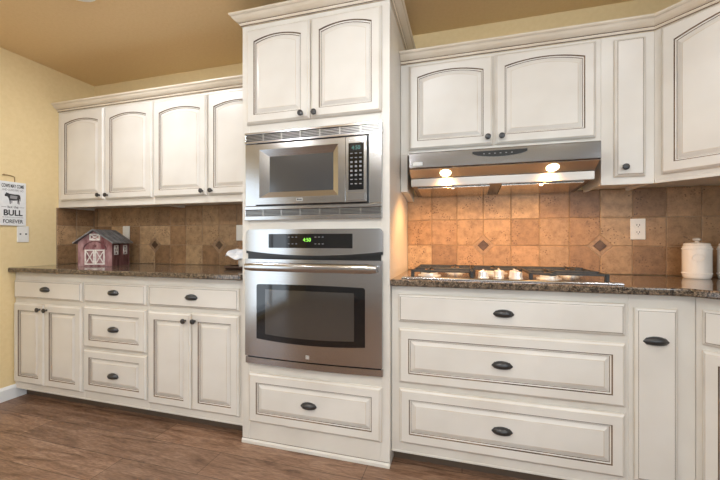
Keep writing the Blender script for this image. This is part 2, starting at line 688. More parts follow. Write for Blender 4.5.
# --- left base run
B1 = thing('base_cabinet', 'cream base cabinet in the corner by the yellow wall, one drawer above two doors', 'cabinet', (-2.7265, -0.28, 0), group='left base cabinets')
base_body(B1, -3.058, -2.3945)
add_drawer(B1, -3.045, -2.406, 0.712, 0.840, FB, False, -2.731, 0.782)
add_door(B1, -3.048, -2.750, 0.117, 0.677, FB, -2.780, 0.643)
add_door(B1, -2.745, -2.407, 0.117, 0.677, FB, -2.715, 0.642)
B2 = thing('base_cabinet', 'narrow cream base cabinet of three stacked drawers below the toy barn', 'cabinet', (-2.128, -0.28, 0), group='left base cabinets')
base_body(B2, -2.394, -1.8625)
add_drawer(B2, -2.381, -1.873, 0.714, 0.842, FB, False, -2.126, 0.785)
add_drawer(B2, -2.384, -1.873, 0.420, 0.686, FB, True, -2.126, 0.551)
add_drawer(B2, -2.384, -1.871, 0.130, 0.404, FB, True, -2.128, 0.256)
B3 = thing('base_cabinet', 'cream base cabinet left of the wall oven, one wide drawer above two doors', 'cabinet', (-1.517, -0.28, 0), group='left base cabinets')
base_body(B3, -1.862, -1.1735)
add_drawer(B3, -1.850, -1.211, 0.717, 0.843, FB, False, -1.529, 0.783)
add_door(B3, -1.854, -1.537, 0.118, 0.684, FB, -1.572, 0.643)
add_door(B3, -1.532, -1.211, 0.118, 0.690, FB, -1.504, 0.645)

# --- right base run
B4 = thing('base_cabinet', 'wide cream base cabinet of three long drawers below the cooktop', 'cabinet', (0.168, -0.28, 0), group='right base cabinets')
base_body(B4, -0.3385, 0.6725)
add_drawer(B4, -0.302, 0.658, 0.718, 0.853, FB, False, 0.181, 0.786)
add_drawer(B4, -0.300, 0.658, 0.418, 0.686, FB, True, 0.175, 0.551)
add_drawer(B4, -0.297, 0.657, 0.122, 0.389, FB, True, 0.175, 0.252)
B5 = thing('base_cabinet', 'slim cream pull-out base cabinet with one tall plain front right of the long drawers', 'cabinet', (0.79, -0.28, 0), group='right base cabinets')
base_body(B5, 0.6730, 0.9045)
d = slab_front(0.148, 0.716).build('door', CAB, B5, (0.691 - 0.79, FB + 0.28 - 0.0004, 0.122))
pull(d, 0.762 - 0.691, 0.707 - 0.122)


# diagonal corner units: local x runs along the 45 degree face, local -y faces the room
def diag_local(px, py, cx, cy):
    dx, dy = px - cx, py - cy
    c = math.cos(PI / 4)
    return (dx * c - dy * c, dx * c + dy * c)


S_B = 0.229
bc = (0.906, FB)
B6 = thing('corner_base_cabinet', 'cream diagonal corner base cabinet at the far right edge', 'cabinet', (bc[0], bc[1], 0), -PI / 4)
poly = [diag_local(*p, *bc) for p in [(0.906, FB), (0.906 + S_B, FB - S_B), (XR - 0.002, FB - S_B), (XR - 0.002, -0.002), (0.906, -0.002)]]
MB().slab(poly, TOE, ZTOP).build('body', BODY, B6, bevel=0.001, segs=1)
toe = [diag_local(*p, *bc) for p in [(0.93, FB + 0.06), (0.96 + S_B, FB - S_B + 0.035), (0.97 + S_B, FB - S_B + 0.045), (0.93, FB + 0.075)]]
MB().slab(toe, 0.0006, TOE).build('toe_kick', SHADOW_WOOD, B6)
LD = S_B * math.sqrt(2)
d = slab_front(LD - 0.05, 0.14).build('drawer', CAB, B6, (0.022, -0.0004, 0.706))
pull(d, (LD - 0.05) / 2, 0.07)
d = panel_front(LD - 0.05, 0.565).build('door', CAB, B6, (0.022, -0.0004, 0.120))
knob(d, LD - 0.05 - 0.03, 0.53)

# --- tall oven cabinet
TX0, TX1 = -1.1725, -0.3405
T = thing('oven_cabinet', 'tall cream cabinet tower that holds the microwave and the wall oven', 'cabinet', ((TX0 + TX1) / 2, -0.3, 0))
tx = T.location.x
W2 = (TX1 - TX0) / 2
mb = MB()
mb.box(-W2, -W2 + 0.045, FT + 0.3, 0.298, 0.0006, 2.302)
mb.box(W2 - 0.045, W2, FT + 0.3, 0.298, 0.0006, 2.302)
mb.box(-W2 + 0.045, W2 - 0.045, FT + 0.3, 0.298, 0.0006, 0.452)
mb.box(-W2 + 0.045, W2 - 0.045, FT + 0.3, 0.298, 1.168, 1.236)
mb.box(-W2 + 0.045, W2 - 0.045, FT + 0.3, 0.298, 1.694, 2.302)
mb.build('body', BODY, T, bevel=0.0015, segs=1)
mb = MB()
mb.loops([[(-W2, FT + 0.3 - o, z) for o, z in [(0.0002, 0.0008), (0.008, 0.0008), (0.008, 0.016), (0.004, 0.022), (0.0002, 0.024)]],
          [(W2, FT + 0.3 - o, z) for o, z in [(0.0002, 0.0008), (0.008, 0.0008), (0.008, 0.016), (0.004, 0.022), (0.0002, 0.024)]]], [0], capmat=0)
mb.box(-W2, W2, FT + 0.3 - 0.0012, FT + 0.3 - 0.0001, 0.0245, 0.0262, 2)
mb.build('base_molding', BODY, T)
add_door(T, -1.138, -0.7605, 1.752, 2.270, FT, -0.803, 1.777, rise=0.024, top=0.045)
add_door(T, -0.7555, -0.379, 1.752, 2.272, FT, -0.728, 1.775, rise=0.024, top=0.045)
add_drawer(T, -1.124, -0.379, 0.126, 0.394, FT, True, -0.764, 0.260)

# crown moulding swept along a path
CROWN = [(0.0005, 0.0), (0.006, 0.0), (0.007, 0.0035), (0.010, 0.005), (0.012, 0.009), (0.014, 0.013), (0.0145, 0.0165), (0.019, 0.018), (0.026, 0.022),
         (0.036, 0.031), (0.043, 0.041), (0.0465, 0.0435), (0.050, 0.0455), (0.053, 0.049), (0.053, 0.056), (0.0005, 0.056)]
CROWN_M = [0, 2, 0, 0, 0, 2, 0, 0, 0, 0, 1, 0, 0, 0, 0, 0]


def crown(path, z0, name, parent=None, org=(0, 0, 0)):
    """path goes left to right seen from the room; outward = right-hand side of travel"""
    mb = MB()
    P = [Vector((a, b)) for a, b in path]
    secs = []
    for i, p in enumerate(P):
        ns = []
        if i > 0:
            d = (P[i] - P[i - 1]).normalized()
            ns.append(Vector((d.y, -d.x)))
        if i < len(P) - 1:
            d = (P[i + 1] - P[i]).normalized()
            ns.append(Vector((d.y, -d.x)))
        n = sum(ns, Vector((0, 0)))
        n = n / n.length_squared * (len(ns) if len(ns) == 1 else 2)
        secs.append([(p.x + n.x * o - org[0], p.y + n.y * o - org[1], z0 + z - org[2]) for o, z in CROWN])
    k = len(CROWN)
    b = 0
    for s in secs:
        mb.v += s
    for i in range(len(secs) - 1):
        for j in range(k):
            q = (j + 1) % k
            mb.f.append([i * k + j, i * k + q, (i + 1) * k + q, (i + 1) * k + j])
            mb.m.append(CROWN_M[j])
    mb.f.append(list(range(k)))
    mb.m.append(0)
    mb.f.append([(len(secs) - 1) * k + j for j in range(k)])
    mb.m.append(0)
    return mb.build(name, CROWNM, parent)


crown([(TX0, -0.004), (TX0, FT), (TX1, FT), (TX1, -0.004)], 2.3025, 'crown_molding', T, T.location)

# --- left uppers
UB, UT = 1.374, 2.124


def upper_body(root, x0, x1, zb, zt, lip=0.016):
    r = root.location
    mb = MB().box(x0 - r.x, x1 - r.x, FU + 0.02 - r.y, -0.002 - r.y, zb + lip - r.z, zt - r.z)
    mb.box(x0 - r.x, x1 - r.x, FU - r.y, FU + 0.02 - r.y, zb - r.z, zt - r.z)
    mb.box(x0 - r.x, x0 + 0.016 - r.x, FU + 0.02 - r.y, -0.0115 - r.y, zb - r.z, zb + lip - r.z)
    mb.box(x1 - 0.016 - r.x, x1 - r.x, FU + 0.02 - r.y, -0.0115 - r.y, zb - r.z, zb + lip - r.z)
    return mb.build('body', BODY, root, bevel=0.0012, segs=1)


U1 = thing('wall_cabinet', 'cream wall cabinet with two arched doors in the corner above the toy barn', 'cabinet', (-2.585, -0.14, UB), group='left wall cabinets')
upper_body(U1, -3.058, -2.1115, UB, UT)
add_door(U1, -3.014, -2.574, 1.424, 2.112, FU, -2.605, 1.455, rise=0.027, top=0.062)
add_door(U1, -2.556, -2.120, 1.422, 2.112, FU, -2.528, 1.453, rise=0.027, top=0.062)
U2 = thing('wall_cabinet', 'cream wall cabinet with two arched doors partly hidden behind the oven tower', 'cabinet', (-1.642, -0.14, UB), group='left wall cabinets')
upper_body(U2, -2.111, -1.1735, UB, UT)
add_door(U2, -2.102, -1.658, 1.422, 2.105, FU, -1.685, 1.452, rise=0.027, top=0.062)
add_door(U2, -1.647, -1.205, 1.422, 2.105, FU, -1.612, 1.452, rise=0.027, top=0.062)
o = crown([(-3.0575, FU), (-1.174, FU)], UT + 0.0004, 'crown_molding')
tag(o, 'cream crown molding along the top of the left wall cabinets', 'molding')

# --- right uppers
ZN = 1.392
HX0, HX1 = -0.272, 0.620
U3 = thing('wall_cabinet', 'cream wall cabinet with two wide arched doors above the range hood', 'cabinet', (0.163, -0.14, 1.395), group='right wall cabinets')
mb = MB()
mb.box(-0.3385 - 0.163, 0.664 - 0.163, FU + 0.14, 0.138, 1.606 - 1.395, UT - 1.395)
mb.build('body', BODY, U3, bevel=0.0012, segs=1)
MB().prismx([(FU + 0.14, 0.2105), (FU + 0.14, 0.0), (FU + 0.20, 0.0), (0.10, -0.028), (0.1285, -0.028), (0.1285, 0.2105)], -0.3385 - 0.163, -0.300 - 0.163).build('end_panel', BODY, U3, bevel=0.001, segs=1)
add_door(U3, -0.290, 0.1585, 1.629, 2.106, FU, 0.132, 1.668, rise=0.025, top=0.044)
add_door(U3, 0.1685, 0.638, 1.629, 2.108, FU, 0.201, 1.667, rise=0.025, top=0.044)
U4 = thing('wall_cabinet', 'slim cream wall cabinet with one plain narrow door right of the range hood', 'cabinet', (0.776, -0.14, ZN), group='right wall cabinets')
upper_body(U4, 0.6645, 0.8875, ZN, UT)
d = slab_front(0.128, 0.672).build('door', CAB, U4, (0.719 - 0.776, FU + 0.14 - 0.0004, 1.429 - ZN))
knob(d, 0.756 - 0.719, 1.472 - 1.429)
S_U = XR - 0.285 - 0.888 - 0.002
uc = (0.888, FU)
U5 = thing('corner_wall_cabinet', 'cream diagonal corner wall cabinet with one arched door at the far right edge', 'cabinet', (uc[0], uc[1], ZN), -PI / 4)
wp = [(0.888, FU), (0.888 + S_U, FU - S_U), (XR - 0.002, FU - S_U), (XR - 0.002, -0.002), (0.888, -0.002)]
poly = [diag_local(*p, *uc) for p in wp]
mb = MB().slab(poly, 0.016, UT - ZN)
LU = S_U * math.sqrt(2)
mb.box(0, LU, 0, 0.02, 0, 0.016)
mb.build('body', BODY, U5, bevel=0.0012, segs=1)
d = panel_front(LU - 0.06, 0.690, 0.05, 0.03, 0.050).build('door', CAB, U5, (0.030, -0.0004, 1.430 - ZN))
knob(d, LU - 0.09, 0.03)
o = crown([(-0.3385, FU), (0.888, FU), (0.888 + S_U, FU - S_U)], UT + 0.0004, 'crown_molding')
tag(o, 'cream crown molding along the right wall cabinets turning the corner', 'molding')

# ------------------------------------------------------------------ stone tops
ZC0, ZC1 = 0.8950, 0.9270


def counter(name, poly, label):
    o = MB().slab(poly, ZC0, ZC1).build(name, GRANITE, bevel=0.007, segs=3)
    return tag(o, label, 'countertop')


counter('countertop', [(-3.0585, -0.0015), (-3.0585, -0.612), (-1.1735, -0.612), (-1.1735, -0.0015)], 'speckled brown granite countertop under the toy barn, left of the oven')
counter('countertop', [(-0.3395, -0.0015), (-0.3395, -0.604), (0.868, -0.604), (0.868 + 0.236, -0.604 - 0.236), (XR - 0.0015, -0.604 - 0.236), (XR - 0.0015, -0.0015)],
        'speckled brown granite countertop under the gas cooktop, right of the oven')

# ------------------------------------------------------------------ tile backsplash
PAL_R = [(0.37, 0.218, 0.112), (0.42, 0.262, 0.140), (0.47, 0.306, 0.170), (0.28, 0.158, 0.078), (0.33, 0.193, 0.096)]


def backsplash(xs, zs, dia, x0, x1, z0, z1, parent, name, loc=(0, 0, 0), rot=(0, 0, 0)):
    """tiles on a grout bed facing local -y; the bed's back is at y=0"""
    verts, faces, mats, cols = [], [], [], []
    T0, T1 = -0.004, -0.0092

    def poly(pts, col, inset=0.0022):
        cx = sum(p[0] for p in pts) / len(pts)
        cz = sum(p[1] for p in pts) / len(pts)
        b = len(verts)
        n = len(pts)
        rings = []
        for k, (ins, y) in enumerate([(0, T0), (0, T1 + 0.0015), (inset, T1)]):
            for x, z in pts:
                dx, dz = cx - x, cz - z
                L = max(1e-6, math.hypot(dx, dz))
                verts.append((x + dx / L * ins * 1.3, y, z + dz / L * ins * 1.3))
        for k in range(2):
            for j in range(n):
                q = (j + 1) % n
                faces.append([b + k * n + j, b + k * n + q, b + (k + 1) * n + q, b + (k + 1) * n + j])
                mats.append(0)
                cols.append(col)
        faces.append([b + 2 * n + j for j in range(n)])
        mats.append(0)
        cols.append(col)
    g = 0.0020
    R = 0.062
    for iz in range(len(zs) - 1):
        for ix in range(len(xs) - 1):
            a, b_ = max(xs[ix], x0) + g, min(xs[ix + 1], x1) - g
            c, d_ = max(zs[iz], z0) + g, min(zs[iz + 1], z1) - g
            if b_ - a < 0.01 or d_ - c < 0.01:
                continue
            base = random.choice(PAL_R)
            k = random.uniform(0.85, 1.12)
            col = tuple(v * k for v in base)
            pts = []
            for (px, pz, sx, sz) in [(a, c, 1, 1), (b_, c, -1, 1), (b_, d_, -1, -1), (a, d_, 1, -1)]:
                hit = None
                for (dx, dz) in dia:
                    if abs(px - dx) < 0.006 and abs(pz - dz) < 0.006:
                        hit = (dx, dz)
                if hit:
                    q = [(px, pz + sz * R), (px + sx * R, pz)]
                    if sx * sz < 0:
                        q.reverse()
                    pts += q
                else:
                    pts.append((px, pz))
            poly(pts, col)
    for dx, dz in dia:
        r0, r1, r2 = R - 0.0025, 0.036, 0.033
        for k in range(4):
            a0, a1 = PI / 2 * k, PI / 2 * (k + 1)
            e = 0.03
            pts = [(dx + r0 * math.cos(a0), dz + r0 * math.sin(a0)), (dx + r0 * math.cos(a1), dz + r0 * math.sin(a1)),
                   (dx + r1 * math.cos(a1), dz + r1 * math.sin(a1)), (dx + r1 * math.cos(a0), dz + r1 * math.sin(a0))]
            poly(pts, (0.34, 0.215, 0.125), 0.0008)
        poly([(dx + r2 * math.cos(PI / 2 * k), dz + r2 * math.sin(PI / 2 * k)) for k in range(4)], (0.10, 0.055, 0.03), 0.0015)
    b = len(verts)
    bed = MB().box(x0, x1, -0.005, 0, z0, z1)
    verts += bed.v
    for f in bed.f:
        faces.append([b + i for i in f])
        mats.append(1)
        cols.append((0.3, 0.2, 0.12))
    me = bpy.data.meshes.new(name)
    me.from_pydata(verts, [], faces)
    me.materials.append(TILE)
    me.materials.append(GROUT)
    me.polygons.foreach_set('material_index', mats)
    at = me.attributes.new('tile', 'FLOAT_COLOR', 'CORNER')
    arr = []
    for p, c in zip(me.polygons, cols):
        arr += [c[0], c[1], c[2], 1.0] * p.loop_total
    at.data.foreach_set('color', arr)
    me.update()
    bm = bmesh.new()
    bm.from_mesh(me)
    bmesh.ops.recalc_face_normals(bm, faces=bm.faces)
    bm.to_mesh(me)
    bm.free()
    o = bpy.data.objects.new(name, me)
    COL.objects.link(o)
    o.parent = parent
    o.location = loc
    o.rotation_euler = rot
    return o


ZB0 = ZC1 + 0.0006
px, pz = 0.1562, 0.1555
xs = [0.126 + px * k for k in range(-4, 12)]
zs = [ZB0, 1.0865, 1.246, 1.4075]
SPL_R = thing('tile_backsplash', 'tan stone tile backsplash lit by the hood behind the cooktop', 'backsplash', (0, -0.0008, 0))
backsplash(xs, zs, [(0.126, 1.0865), (0.126 + 4 * px, 1.0865), (0.126 + 8 * px, 1.0865)], -0.3395, XR - 0.002, ZB0, 1.4065, SPL_R, 'back_wall_tiles')
lx = 0.1535
xsL = [-2.398 + lx * k for k in range(-5, 9)]
zsL = [ZB0, 1.081, 1.2345, 1.388]
SPL_L = thing('tile_backsplash', 'dim brown stone tile backsplash with two dark diamonds behind the toy barn', 'backsplash', (0, -0.0008, 0))
backsplash(xsL, zsL, [(-2.398, 1.081), (-2.398 + 4 * lx, 1.081)], XL + 0.011, -1.1735, ZB0, 1.3885, SPL_L, 'back_wall_tiles')
SPL_S = thing('tile_backsplash', 'short strip of brown stone tiles on the left side wall under the wall cabinet', 'backsplash', (XL + 0.001, 0, 0), PI / 2)
backsplash([-0.3085, -0.155, -0.0115], zsL, [], -0.302, -0.0015, ZB0, 1.3730, SPL_S, 'side_wall_tiles', (0, 0, 0), (0, 0, 0))


# ------------------------------------------------------------------ outlets and wall plates
def outlet(label, x, y, z, rz, kind='duplex', group='white wall plates'):
    t = thing('wall_outlet', label, 'outlet', (x, y, z), rz, group)
    MB().box(-0.036, 0.036, -0.006, 0, -0.058, 0.058).build('cover_plate', PLATE, t, bevel=0.003)
    if kind == 'duplex':
        for s in (-1, 1):
            sk = MB().loops([[(0.0165 * math.copysign(min(1, abs(math.cos(a)) * 1.25), math.cos(a)), yy, s * 0.0195 + 0.0145 * math.sin(a)) for a in [2 * PI * k / 20 for k in range(20)]] for yy in (-0.0055, -0.0085)], 0).build('socket', PLATE, t, bevel=0.0008, segs=1)
            m2 = MB()
            m2.box(-0.0075, -0.005, -0.0092, -0.0083, s * 0.0195 - 0.001, s * 0.0195 + 0.008)
            m2.box(0.005, 0.0075, -0.0092, -0.0083, s * 0.0195 - 0.001, s * 0.0195 + 0.008)
            m2.lathe([(0.0024, 0.0083), (0.0024, 0.0092)], (0, 0, s * 0.0195 - 0.0065), 'y', 10)
            m2.build('slots', SLOT, sk)
    elif kind == 'phone':
        for s in (-1, 1):
            MB().box(s * 0.017 - 0.0045, s * 0.017 + 0.0045, -0.0075, -0.0055, -0.004, 0.006).build('jack', SLOT, t)
    else:
        MB().box(-0.0165, 0.0165, -0.0085, -0.0055, -0.033, 0.033).build('rocker', PLATE, t, bevel=0.002)
    return t


YT = -0.0103
outlet('white duplex outlet on the lit tiles right of the cooktop', 0.930, YT, 1.180, 0)
outlet('white rocker plate on the dark tiles right of the toy barn roof', -2.690, YT, 1.178, 0, 'rocker')
outlet('white wall plate on the tiles against the oven tower', -1.592, YT, 1.174, 0, 'rocker')
outlet('white two-jack wall plate on the yellow wall under the bull sign', XL + 0.0006, -0.522, 1.162, PI / 2, 'phone')

# ------------------------------------------------------------------ microwave
MC = (-0.760, -0.605)
M = thing('built_in_microwave', 'stainless built-in microwave with vented trim frame above the wall oven', 'microwave', (MC[0], FT, 1.226))
h = 0.3835


def lz(z):
    return z - 1.226


mb = MB()
FY = -0.016
mb.box(-h, h, FY, -0.001, lz(1.303), lz(1.642))
mb.build('trim_panel', STEEL, M, bevel=0.002)


def grille(z0, z1, nm, lip, lipb):
    fr = MB()
    fr.box(-h, h, FY - 0.008, -0.001, z1 - lip, z1)
    fr.box(-h, h, FY - 0.008, -0.001, z0, z0 + lipb)
    fr.box(-h, -h + 0.006, FY - 0.004, -0.001, z0 + lipb, z1 - lip)
    fr.box(h - 0.006, h, FY - 0.004, -0.001, z0 + lipb, z1 - lip)
    g = fr.build(nm, STEEL, M, bevel=0.0015)
    MB().box(-h + 0.006, h - 0.006, FY + 0.006, -0.001, z0 + lipb, z1 - lip).build('backing', VENTB, g)
    nsl = 5
    for k in range(nsl):
        zz = z0 + lipb + (z1 - z0 - lip - lipb) * (k + 0.5) / nsl
        MB().prismx([(FY - 0.003, zz - 0.0035), (FY + 0.005, zz), (FY + 0.005, zz + 0.0025), (FY - 0.003, zz - 0.001)], -h + 0.006, h - 0.006).build('slat', SLATM, g)
    for k in range(1, 7):
        xx = -h + 2 * h * k / 7
        MB().box(xx - 0.003, xx + 0.003, FY - 0.001, FY + 0.005, z0 + lipb, z1 - lip).build('rib', SLATM, g)
    return g


VENTB = simple('vent_backing_grey', (0.06, 0.06, 0.062), 0.5)  # dark grey plate behind the vent slats
grille(lz(1.643), lz(1.703), 'top_vent', 0.011, 0.010)
grille(lz(1.227), lz(1.301), 'bottom_vent', 0.018, 0.021)
# dark gap then door
MB().box(-0.3145, 0.3185, FY - 0.003, FY + 0.0005, lz(1.3045), lz(1.6395)).build('door_gasket', BLACKP, M)
dx0, dx1 = -0.308, 0.203
mb = MB()


def rect(x0, x1, z0, z1, y):
    return [(x0, y, z0), (x1, y, z0), (x1, y, z1), (x0, y, z1)]


DY = FY - 0.022
o0 = (-0.283, 0.164, lz(1.345), lz(1.602))
i0 = (-0.228, 0.133, lz(1.376), lz(1.564))
mb.loops([rect(dx0, dx1, lz(1.308), lz(1.632), FY - 0.003), rect(dx0, dx1, lz(1.308), lz(1.632), DY), rect(*o0, DY), rect(*i0, DY + 0.014)], 0, cap0=True, cap1=False)
door = mb.build('door', STEEL, M, bevel=0.0015)
MB().box(i0[0] - 0.001, i0[1] + 0.001, DY + 0.0135, DY + 0.0165, i0[2] - 0.001, i0[3] + 0.001).build('window', MICROG, door)
mb = MB()
mb.box(-0.064, -0.030, DY - 0.0016, DY + 0.0002, lz(1.322), lz(1.338))
bd = mb.build('badge', BADGE, door, bevel=0.0006, segs=1)
MB().lathe([(0.0045, 0.0), (0.0045, 0.0006)], (-0.056, DY - 0.0016, lz(1.330)), 'y', 14).build('emblem', BLACKP, bd)
MB().box(-0.049, -0.034, DY - 0.0022, DY - 0.0016, lz(1.3275), lz(1.3325)).build('emblem', BLACKP, bd)
mb = MB()
mb.box(0.2045, 0.312, DY, FY - 0.003, lz(1.308), lz(1.632))
cp = mb.build('control_panel', STEEL, M, bevel=0.0015)
kp = MB().box(0.219, 0.297, DY - 0.002, DY + 0.0002, lz(1.368), lz(1.600)).build('keypad', BLACKG, cp, bevel=0.0008, segs=1)
MB().box(0.231, 0.285, DY - 0.0026, DY - 0.0019, lz(1.560), lz(1.590)).build('display', simple('display_black', (0.01, 0.014, 0.014), 0.2), kp)
text_mesh('display_digits', '4:50', 0.026, TEAL, kp, (0.258, DY - 0.003, lz(1.575)))
for r in range(8):
    for c in range(3):
        zz = lz(1.548 - r * 0.0215)
        xx = 0.235 + c * 0.023
        MB().box(xx - 0.006, xx + 0.006, DY - 0.0026, DY - 0.0019, zz - (0.0025 if r in (0, 1, 6, 7) else 0.005), zz + (0.0025 if r in (0, 1, 6, 7) else 0.005)).build('key', BUTTON, kp)
MB().box(0.213, 0.304, DY - 0.004, DY + 0.0002, lz(1.316), lz(1.356)).build('release_button', STEEL, cp, bevel=0.0015)
# hidden oven box of the microwave in its niche
MB().box(-0.34, 0.34, 0.0, 0.45, lz(1.2375), lz(1.690)).build('casing', SLATM, M)

# ------------------------------------------------------------------ wall oven
OX = -0.757
OV = thing('wall_oven', 'stainless built-in wall oven with dark window below the microwave', 'oven', (OX, FT, 0.447))
OH = 0.3845


def oz(z):
    return z - 0.447


def bow(x, b=0.016):
    return -b * (1 - (x / OH) ** 2)


def bowed(x0, x1, zb, zt, off, thick, n=36, b=0.016, round_c=0.0):
    """panel whose front follows the bow; zb, zt functions of x"""
    mb = MB()
    xs_ = [x0 + (x1 - x0) * i / n for i in range(n + 1)]
    if round_c:
        ex = [x0 + round_c * (1 - math.cos(PI / 2 * k / 6)) for k in range(7)]
        xs_ = sorted(set([round(v, 6) for v in ex + [x1 - (e - x0) for e in ex] + [v for v in xs_ if x0 + round_c < v < x1 - round_c]]))

    def rc(x):
        if not round_c:
            return 0
        e = min(x - x0, x1 - x)
        if e >= round_c:
            return 0
        return round_c - math.sqrt(max(0, round_c ** 2 - (round_c - e) ** 2))
    L = []
    for x in xs_:
        y = off + bow(x, b)
        L.append([(x, y + thick, zb(x)), (x, y, zb(x)), (x, y, zt(x) - rc(x)), (x, y + thick, zt(x) - rc(x))])
    mb.loops(L, 0)
    return mb


YB = -0.012
k_ = lambda c: (lambda x: oz(c))
top_z = lambda x: oz(1.177)
cbot = lambda x: oz(1.040 + 0.022 * (x / OH) ** 2)
MB().box(-OH + 0.010, OH - 0.010, -0.008, -0.001, oz(0.452), oz(1.165)).build('frame', BLACKP, OV)
cpn = bowed(-OH, OH, cbot, top_z, YB, 0.010, round_c=0.022).build('control_panel', STEEL, OV, smooth=True)
bowed(-OH + 0.001, OH - 0.001, lambda x: cbot(x) - 0.014, lambda x: cbot(x) - 0.0005, YB + 0.001, 0.010).build('panel_lip', BLACKP, cpn, smooth=True)
disp = bowed(-0.239, 0.232, lambda x: oz(1.078), lambda x: oz(1.152), YB - 0.0012, 0.003).build('display', BLACKG, cpn, smooth=True)
yd = YB - 0.0022
text_mesh('clock_digits', '4:50', 0.026, GREEN, disp, (-0.012, yd + bow(0) - 0.0008, oz(1.120)))
for r in range(2):
    for xx in (-0.117, -0.095, -0.073, 0.035, 0.055, 0.075):
        MB().box(xx - 0.0045, xx + 0.0045, yd + bow(xx) - 0.0006, yd + bow(xx) + 0.001, oz(1.133 - r * 0.035), oz(1.137 - r * 0.035)).build('touch_key', BUTTON, disp)
dtop, dbot = 1.018, 0.492
dr = bowed(-OH + 0.002, OH - 0.002, k_(dbot), k_(dtop), YB - 0.012, 0.020).build('door', STEEL, OV, smooth=True)
wy = YB - 0.012
bowed(-0.307, 0.299, lambda x: oz(0.590 - 0.012 * (1 - ((x) / 0.30) ** 2)), lambda x: oz(0.883 + 0.005 * (1 - (x / 0.30) ** 2)), wy - 0.002, 0.004, round_c=0.012).build('window_border', BLACKG, dr, smooth=True)
bowed(-0.252, 0.244, lambda x: oz(0.618 - 0.008 * (1 - (x / 0.25) ** 2)), lambda x: oz(0.857), wy - 0.0032, 0.003).build('window', OVENG, dr, smooth=True)
# handle: bowed bar on two posts
pts = [(-0.362 + 0.724 * i / 20, wy - 0.030 - 0.014 * (1 - ((-0.362 + 0.724 * i / 20) / 0.362) ** 2), oz(0.977)) for i in range(21)]
mb = MB()
L = []
for i, p in enumerate(pts):
    e = abs(p[0]) / 0.362
    hh = 0.0215 if e < 0.93 else 0.0215 * (1 - (e - 0.93) * 3)
    L.append([(p[0], p[1] + 0.011 * math.cos(a), p[2] + hh * math.sin(a)) for a in [2 * PI * k / 14 for k in range(14)]])
mb.loops(L, 0)
hd = mb.build('handle', STEEL, dr, smooth=True)
for s in (-1, 1):
    MB().loops([[(s * 0.350 + dx_, yy, oz(0.977) + dz_) for dx_, dz_ in [(-0.016, -0.017), (0.016, -0.017), (0.016, 0.017), (-0.016, 0.017)]] for yy in (wy + bow(0.350) + 0.002, wy - 0.032)], 0).build('handle_post', STEEL, hd, bevel=0.004)
MB().box(-0.015, 0.005, wy - 0.0175, wy - 0.012, oz(0.508), oz(0.527)).build('badge', BADGE, dr, bevel=0.0008, segs=1)
bowed(-OH, OH, k_(0.449), k_(0.4825), YB - 0.004, 0.014).build('bottom_trim', STEEL, OV, smooth=True)
MB().box(-0.35, 0.35, 0.0, 0.52, oz(0.4535), oz(1.165)).build('casing', SLATM, OV)

# ------------------------------------------------------------------ range hood
HC = (HX0 + HX1) / 2
HD = thing('range_hood', 'stainless under-cabinet range hood with two lit lamps above the cooktop', 'hood', (HC, 0, 1.395))
hw = (HX1 - HX0) / 2
PH = [(-0.012, 0.2100), (-0.286, 0.2100), (-0.422, 0.187), (-0.425, 0.183), (-0.425, 0.106), (-0.417, 0.101), (-0.346, 0.066), (-0.341, 0.060), (-0.331, 0.028), (-0.324, 0.022), (-0.300, 0.022), (-0.012, 0.0)]
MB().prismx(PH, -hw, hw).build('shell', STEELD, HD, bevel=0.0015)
# filters on the underside, following the slope towards the wall
for s in (-1, 1):
    c = s * hw / 2
    hwid = hw / 2 - 0.03
    sl = 0.022 / 0.288
    f = MB().loops([[(c - hwid, -0.285, 0.0205 - 0.001), (c + hwid, -0.285, 0.0205 - 0.001), (c + hwid, -0.035, 0.0015 - 0.001), (c - hwid, -0.035, 0.0015 - 0.001)],
                    [(c - hwid, -0.285, 0.0205 - 0.005), (c + hwid, -0.285, 0.0205 - 0.005), (c + hwid, -0.035, 0.0015 - 0.005), (c - hwid, -0.035, 0.0015 - 0.005)]], 0).build('filter', FILTER, HD)
    MB().box(c - 0.008, c + 0.008, -0.275, -0.262, 0.009, 0.0155).build('filter_tab', CHROME, f, bevel=0.001, segs=1)
MB().loops([[(-hw + 0.001, -0.3425, 0.061), (hw - 0.001, -0.3425, 0.061), (hw - 0.001, -0.3385, 0.022), (-hw + 0.001, -0.3385, 0.022)],
           [(-hw + 0.001, -0.3395, 0.061), (hw - 0.001, -0.3395, 0.061), (hw - 0.001, -0.3255, 0.022), (-hw + 0.001, -0.3255, 0.022)]], 0).build('visor_lip', simple('lamplit_lip_metal', (0.47, 0.41, 0.36), 0.36, 1.0), HD)  # lamp light on the lip put into a lighter, warmer metal colour
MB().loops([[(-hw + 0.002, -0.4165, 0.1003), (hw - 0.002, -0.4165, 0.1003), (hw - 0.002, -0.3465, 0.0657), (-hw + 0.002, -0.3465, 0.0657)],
           [(-hw + 0.002, -0.4170, 0.0990), (hw - 0.002, -0.4170, 0.0990), (hw - 0.002, -0.3470, 0.0644), (-hw + 0.002, -0.3470, 0.0644)]], 0).build('lamp_panel', simple('lamplit_panel_metal', (0.58, 0.52, 0.47), 0.45, 1.0), HD)  # lighter sheet over the slope, its colour carries the lamp light
# control strip, bowed lower edge
CX = 0.176 - HC
strip = [(CX - 0.125, 0.172), (CX + 0.130, 0.172), (CX + 0.130, 0.160)] + [(CX + 0.130 - 0.255 * t / 10, 0.155 - 0.013 * math.sin(PI * t / 10)) for t in range(1, 10)] + [(CX - 0.125, 0.160)]
cs = MB()


def hy(z):
    return -0.425


